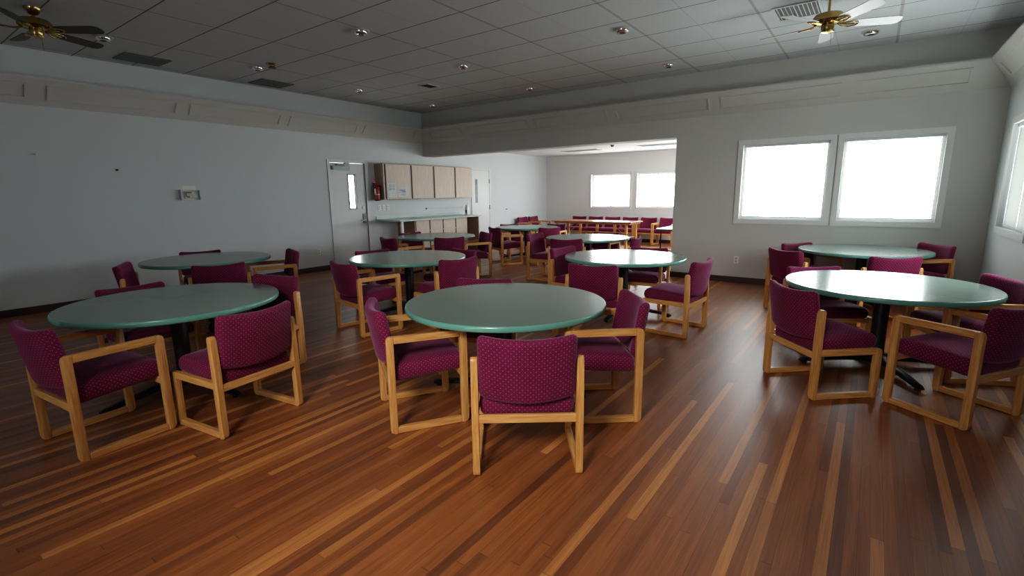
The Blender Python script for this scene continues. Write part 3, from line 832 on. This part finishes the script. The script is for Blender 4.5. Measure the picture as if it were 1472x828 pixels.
bm = bmesh.new(); tube(bm, [(-0.02, 0, 0.39), (-0.06, -0.01, 0.40), (-0.095, -0.01, 0.35), (-0.10, -0.01, 0.25), (-0.085, -0.01, 0.15), (-0.07, -0.01, 0.10)], 0.010, 10); obj('hose', bm, M['rubber'], t, smooth=60)
bm = bmesh.new(); box(bm, -0.03, 0.058, 0.10, 0.03, 0.085, 0.34); obj('bracket', bm, M['gunmetal'], t)

# ------------------------------------------------------------------ small things on the walls
def outlet(axis, wall, sgn, u, z, label, w=0.076, h=0.12, group='wall outlets'):
    if axis == 'x': loc, rz = (wall, u, z), (PI/2 if sgn > 0 else -PI/2)
    else: loc, rz = (u, wall, z), (0 if sgn < 0 else PI)
    t = thing('wall_outlet', label, 'outlet', loc, rz, group)
    obj('cover_plate', B(-w/2, -0.008, -h/2, w/2, 0, h/2, bevel=0.003), M['plastic'], t)
    for dz in (-0.024, 0.024):
        s = obj('socket', B(-0.017, -0.0105, dz-0.014, 0.017, -0.007, dz+0.014, bevel=0.002), M['ivory'], t)
        bm = bmesh.new(); box(bm, -0.008, -0.0112, dz-0.004, -0.005, -0.0104, dz+0.006); box(bm, 0.005, -0.0112, dz-0.004, 0.008, -0.0104, dz+0.006); obj('slots', bm, M['dot'], s)
    return t
outlet('x', XL, 1, 5.84, 0.40, 'white wall outlet low on the left wall just before the door')
outlet('y', YB, -1, -1.79, 0.39, 'pale wall outlet low on the back wall left of the windows')
outlet('x', XL, 1, 7.47, 1.25, 'white outlet above the counter, nearest the door of three', group='outlets above the counter')
outlet('x', XL, 1, 7.60, 1.25, 'white outlet above the counter, middle of three', group='outlets above the counter')
outlet('x', XL, 1, 7.73, 1.25, 'white outlet above the counter, farthest from the door of three', group='outlets above the counter')
t = thing('wall_rail', 'thin pale rail with a dark end on the wall above the counter', 'rail', (XL, 9.65, 1.19))
bm = bmesh.new(); tube(bm, [(0.012, -0.68, 0), (0.012, 0.68, 0)], 0.007, 8); obj('rail', bm, M['vent_white'], t, smooth=40)
obj('end_bracket', B(0, -0.71, -0.02, 0.022, -0.675, 0.02, bevel=0.003), M['gunmetal'], t)
obj('end_bracket', B(0, 0.675, -0.012, 0.018, 0.70, 0.012, bevel=0.003), M['vent_white'], t)

t = thing('thermostat', 'ivory thermostat under a clear cover on the bare left wall', 'thermostat', (XL, 3.565, 1.50))
obj('back_plate', B(0, -0.145, 0, 0.006, 0.145, 0.172, bevel=0.002), M['clear'], t)
obj('dial_body', B(0.006, -0.085, 0.03, 0.04, 0.06, 0.145, bevel=0.008), M['ivory'], t)
bm = bmesh.new(); box(bm, 0.04, -0.075, 0.06, 0.043, -0.055, 0.135); box(bm, 0.04, -0.06, 0.115, 0.043, 0.02, 0.135); box(bm, 0.04, -0.06, 0.045, 0.043, -0.02, 0.07); obj('dark_scale', bm, M['gunmetal'], t)
bm = bmesh.new()
for a in ((-0.145, -0.135, 0, 0.172), (0.135, 0.145, 0, 0.172), (-0.135, 0.135, 0.162, 0.172), (-0.135, 0.135, 0, 0.008)): box(bm, 0.006, a[0], a[2], 0.06, a[1], a[3])
obj('cover_frame', bm, M['clear'], t)
obj('top_sheet', B(0, -0.10, 0.178, 0.003, 0.10, 0.235), M['label'], t)
def hook(y, z, x, label, mat):
    t = thing('wall_hook', label, 'hook', (x, y, z))
    bm = bmesh.new(); lathe(bm, [(0, 0.0), (0.016, 0.0), (0.016, 0.008), (0.007, 0.012), (0.007, 0.035), (0.013, 0.04), (0.013, 0.048), (0, 0.05)], 14)
    bmesh.ops.rotate(bm, verts=bm.verts, cent=(0, 0, 0), matrix=Matrix.Rotation(PI/2, 3, 'Y')); obj('peg', bm, mat, t, smooth=40)
hook(2.625, 1.965, XL, 'small dark peg on the bare left wall', M['dot'])
hook(1.76, 2.144, XL, 'small pale peg near the left edge of the photo on the left wall', M['trim'])
hook(12.376, 1.07, XL, 'small dark peg on the far left wall beyond the second door', M['dot'])

# ------------------------------------------------------------------ ceiling fittings
def downlight(x, y, label):
    t = thing('recessed_downlight', label, 'downlight', (x, y, ZC), 0, 'recessed ceiling downlights')
    bm = bmesh.new(); lathe(bm, [(0.105, 0), (0.105, -0.006), (0.085, -0.012), (0.08, -0.004), (0.08, 0)], 32); obj('trim_ring', bm, M['vent_white'], t, smooth=50)
    bm = bmesh.new(); lathe(bm, [(0.081, -0.0095), (0.079, -0.034), (0.070, -0.043), (0.03, -0.046), (0.0, -0.046)], 32); obj('reflector', bm, M['reflector'], t, smooth=60)
    bm = bmesh.new(); lathe(bm, [(0.034, -0.0455), (0.034, -0.050), (0, -0.051)], 20); obj('bulb', bm, M['gunmetal'], t, smooth=60)
DL = [(-5.22, 4.12, 'in the middle of the ceiling left of centre, nearest the camera'), (-2.69, 6.04, 'above the shiny table, right of centre'), (-5.35, 6.12, 'left of the ceiling centre, above the cabinet table aisle'),
      (-2.81, 8.09, 'close to the header above the wall jamb'), (-8.06, 6.23, 'near the left wall above the first door'), (-5.48, 8.17, 'close to the header above the table in the opening'),
      (-8.17, 8.28, 'in the dim far left ceiling corner'), (-0.24, 8.08, 'beside the white bladed fan, above the windows'), (-7.87, 4.22, 'beside the brass sprinkler cover on the left'), (-7.87, 2.32, 'beside the dark bladed fan on the left')]
for x, y, w in DL: downlight(x, y, 'recessed ceiling downlight %s' % w)

def grille(x0, x1, y0, y1, label, core, slat, frame, n, along='y', group=None, z=ZC, thick=0.012):
    t = thing('ceiling_vent', label, 'vent', ((x0+x1)/2, (y0+y1)/2, z), 0, group)
    a, b = (x1-x0)/2, (y1-y0)/2; f = 0.025
    obj('core', B(-a+f, -b+f, -0.004, a-f, b-f, 0), core, t)
    bm = bmesh.new()
    for c in ((-a, -b, a, -b+f), (-a, b-f, a, b), (-a, -b+f, -a+f, b-f), (a-f, -b+f, a, b-f)): box(bm, c[0], c[1], -thick, c[2], c[3], 0)
    obj('frame', bm, frame, t)
    bm = bmesh.new()
    for i in range(n):
        if along == 'y':
            x = -a+f + (2*a-2*f)*(i+0.5)/n; box(bm, x-0.004, -b+f, -thick+0.001, x+0.004, b-f, -0.004)
        else:
            y = -b+f + (2*b-2*f)*(i+0.5)/n; box(bm, -a+f, y-0.004, -thick+0.001, a-f, y+0.004, -0.004)
    obj('slats', bm, slat, t)
grille(-8.92, -8.43, 2.70, 3.27, 'dark return air grille in the ceiling at the left wall, nearer the camera', M['vent_dark'], M['vent_grey'], M['vent_grey'], 16, 'y', 'return grilles along the left wall')
grille(-9.03, -8.54, 4.64, 5.22, 'dark return air grille in the ceiling at the left wall, farther from the camera', M['vent_dark'], M['vent_grey'], M['vent_grey'], 16, 'y', 'return grilles along the left wall')
grille(-6.92, -6.68, 6.66, 6.98, 'small dark square ceiling vent left of centre', M['dot'], M['vent_dark'], M['vent_white'], 5, 'x')
grille(-1.12, -0.66, 6.42, 6.92, 'white louvred supply vent beside the white bladed fan', M['vent_dark'], M['vent_white'], M['vent_white'], 10, 'y')
grille(-7.62, -6.45, 12.98, 13.32, 'long ceiling strip vent in the far room, left of the two', M['vent_grey'], M['vent_white'], M['vent_white'], 4, 'x', 'strip vents in the far room ceiling', ZF)
grille(-5.22, -3.95, 12.85, 13.2, 'long ceiling strip vent in the far room, right of the two', M['vent_grey'], M['vent_white'], M['vent_white'], 4, 'x', 'strip vents in the far room ceiling', ZF)
t = thing('ceiling_sensor', 'small dark sensor on the far room ceiling between the strip vents', 'sensor', (-5.66, 12.28, ZF))
bm = bmesh.new(); lathe(bm, [(0, -0.05), (0.03, -0.045), (0.045, -0.02), (0.05, 0), (0, 0)], 20); obj('dome', bm, M['gunmetal'], t, smooth=60)
t = thing('sprinkler_head', 'brass sprinkler cover hanging from the ceiling on the left', 'sprinkler', (-7.52, 4.26, ZC))
bm = bmesh.new(); lathe(bm, [(0.0, 0), (0.09, 0), (0.085, -0.012), (0.035, -0.02), (0.035, -0.045), (0, -0.045)], 24); obj('cup', bm, M['brass'], t, smooth=40)
bm = bmesh.new(); lathe(bm, [(0, -0.045), (0.05, -0.045), (0.055, -0.06), (0, -0.065)], 24); obj('deflector', bm, M['gunmetal'], t, smooth=40)

def fan(x, y, zb, a0, blade, label, irons):
    t = thing('ceiling_fan', label, 'ceiling fan', (x, y, zb), a0)
    zt = ZC - zb
    bm = bmesh.new(); lathe(bm, [(0, zt), (0.075, zt), (0.072, zt-0.02), (0.045, zt-0.06), (0.02, zt-0.07), (0, zt-0.07)], 28); obj('canopy', bm, M['brass'], t, smooth=50)
    bm = bmesh.new(); lathe(bm, [(0, zt-0.06), (0.012, zt-0.06), (0.012, 0.10), (0, 0.10)], 14); obj('downrod', bm, M['brass'], t, smooth=50)
    bm = bmesh.new(); lathe(bm, [(0, 0.115), (0.05, 0.11), (0.12, 0.095), (0.145, 0.06), (0.145, 0.03), (0.12, 0.012), (0.06, 0.006), (0, 0.006)], 36); obj('motor_housing', bm, M['brass'], t, smooth=40)
    bm = bmesh.new(); lathe(bm, [(0, 0.006), (0.055, 0.006), (0.06, -0.03), (0.05, -0.055), (0.065, -0.062), (0.06, -0.075), (0.02, -0.085), (0, -0.086)], 28); obj('switch_housing', bm, M['brass'], t, smooth=40)
    for k in range(5):
        a = k*2*PI/5; R = Matrix.Rotation(a, 3, 'Z'); T = Matrix.Rotation(math.radians(-13), 3, 'X')
        bm = bmesh.new()
        pts = [(0.21, -0.055), (0.24, -0.062), (0.60, -0.072), (0.645, -0.055), (0.66, -0.02), (0.66, 0.02), (0.645, 0.055), (0.60, 0.072), (0.24, 0.062), (0.21, 0.055)]
        prism_xy(bm, pts, -0.004, 0.004)
        bmesh.ops.rotate(bm, verts=bm.verts, cent=(0, 0, 0), matrix=R @ T)
        bl = obj('blade', bm, blade, t)
        bm = bmesh.new()
        tube(bm, [(0.10, -0.02, 0.012), (0.15, -0.035, -0.006), (0.20, -0.045, -0.007), (0.26, -0.03, -0.007), (0.275, 0, -0.007), (0.26, 0.03, -0.007), (0.20, 0.045, -0.007), (0.15, 0.035, -0.006), (0.10, 0.02, 0.012)], 0.008, 8)
        tube(bm, [(0.10, 0, 0.012), (0.17, 0, -0.006), (0.24, 0, -0.007)], 0.009, 8)
        bmesh.ops.rotate(bm, verts=bm.verts, cent=(0, 0, 0), matrix=R @ T)
        obj('blade_iron', bm, M['brass'], bl, smooth=50)
    bm = bmesh.new(); tube(bm, [(0.04, 0, -0.06), (0.042, 0, -0.20)], 0.002, 6); obj('pull_chain', bm, M['brass'], t)
fan(-7.27, 1.575, 3.29, 0.69, M['blade_dark'], 'brass ceiling fan with dark blades in the upper left corner', None)
fan(-0.561, 6.30, 3.20, 0.422, M['blade_white'], 'brass ceiling fan with white blades above the right hand tables', None)

# ------------------------------------------------------------------ light
w = bpy.data.worlds.new('overcast_sky'); S.world = w; w.use_nodes = True
nt = w.node_tree; nt.nodes.clear()
out = N(nt, 'ShaderNodeOutputWorld'); bg = N(nt, 'ShaderNodeBackground')
tc = N(nt, 'ShaderNodeTexCoord'); sp = N(nt, 'ShaderNodeSeparateXYZ'); nt.links.new(tc.outputs['Generated'], sp.inputs[0])
f = math_node(nt, 'MULTIPLY_ADD', sp.outputs[2], 0.5, 0.5)
cr = N(nt, 'ShaderNodeValToRGB'); nt.links.new(f, cr.inputs[0])
e = cr.color_ramp.elements
e[0].position = 0.40; e[0].color = (0.80, 0.82, 0.80, 1); e[1].position = 0.52; e[1].color = (0.92, 0.97, 1.0, 1)
nt.links.new(cr.outputs[0], bg.inputs[0]); bg.inputs[1].default_value = 16.0
nt.links.new(bg.outputs[0], out.inputs[0])

# unseen soft fill spot added behind the camera to brighten the front centre table
sd = bpy.data.lights.new('added_fill_spot', 'SPOT'); sd.energy = 640; sd.spot_size = math.radians(66); sd.spot_blend = 1.0; sd.shadow_soft_size = 0.55; sd.color = (1.0, 0.97, 0.92)
so = bpy.data.objects.new('added_fill_spot', sd); C.objects.link(so); so.location = (-0.6, -1.6, 3.0)
so.rotation_euler = (Vector((-2.1, 2.6, 0.3)) - so.location).to_track_quat('-Z', 'Y').to_euler()

# ------------------------------------------------------------------ camera
yaw, pitch, roll, F, HC = -0.6304059353385063, -0.1911962233728419, -0.012661116396177315, 704.3552, 1.55
fwd = Vector((math.sin(yaw)*math.cos(pitch), math.cos(yaw)*math.cos(pitch), math.sin(pitch)))
right = Vector((math.cos(yaw), -math.sin(yaw), 0)); up = right.cross(fwd)
r2 = right*math.cos(roll) + up*math.sin(roll); u2 = -right*math.sin(roll) + up*math.cos(roll)
cd = bpy.data.cameras.new('camera'); cam = bpy.data.objects.new('camera', cd); C.objects.link(cam)
cd.sensor_width = 36; cd.sensor_fit = 'HORIZONTAL'; cd.lens = F/1472*36; cd.clip_start = 0.05; cd.clip_end = 100
cam.matrix_world = Matrix(((r2.x, u2.x, -fwd.x, 0), (r2.y, u2.y, -fwd.y, 0), (r2.z, u2.z, -fwd.z, HC), (0, 0, 0, 1)))
S.camera = cam

S.view_settings.view_transform = 'Standard'
S.view_settings.look = 'None'
S.view_settings.exposure = 0.0
S.view_settings.use_curve_mapping = True
cm = S.view_settings.curve_mapping
cv = cm.curves[3]
for p in ((0.02, 0.0135), (0.07, 0.061), (0.16, 0.16), (0.35, 0.37)): cv.points.new(*p)
cm.update()
cy = S.cycles
cy.use_denoising = True
cy.max_bounces = 12; cy.diffuse_bounces = 8; cy.glossy_bounces = 4; cy.transparent_max_bounces = 12
cy.sample_clamp_indirect = 6.0
cy.caustics_reflective = False; cy.caustics_refractive = False
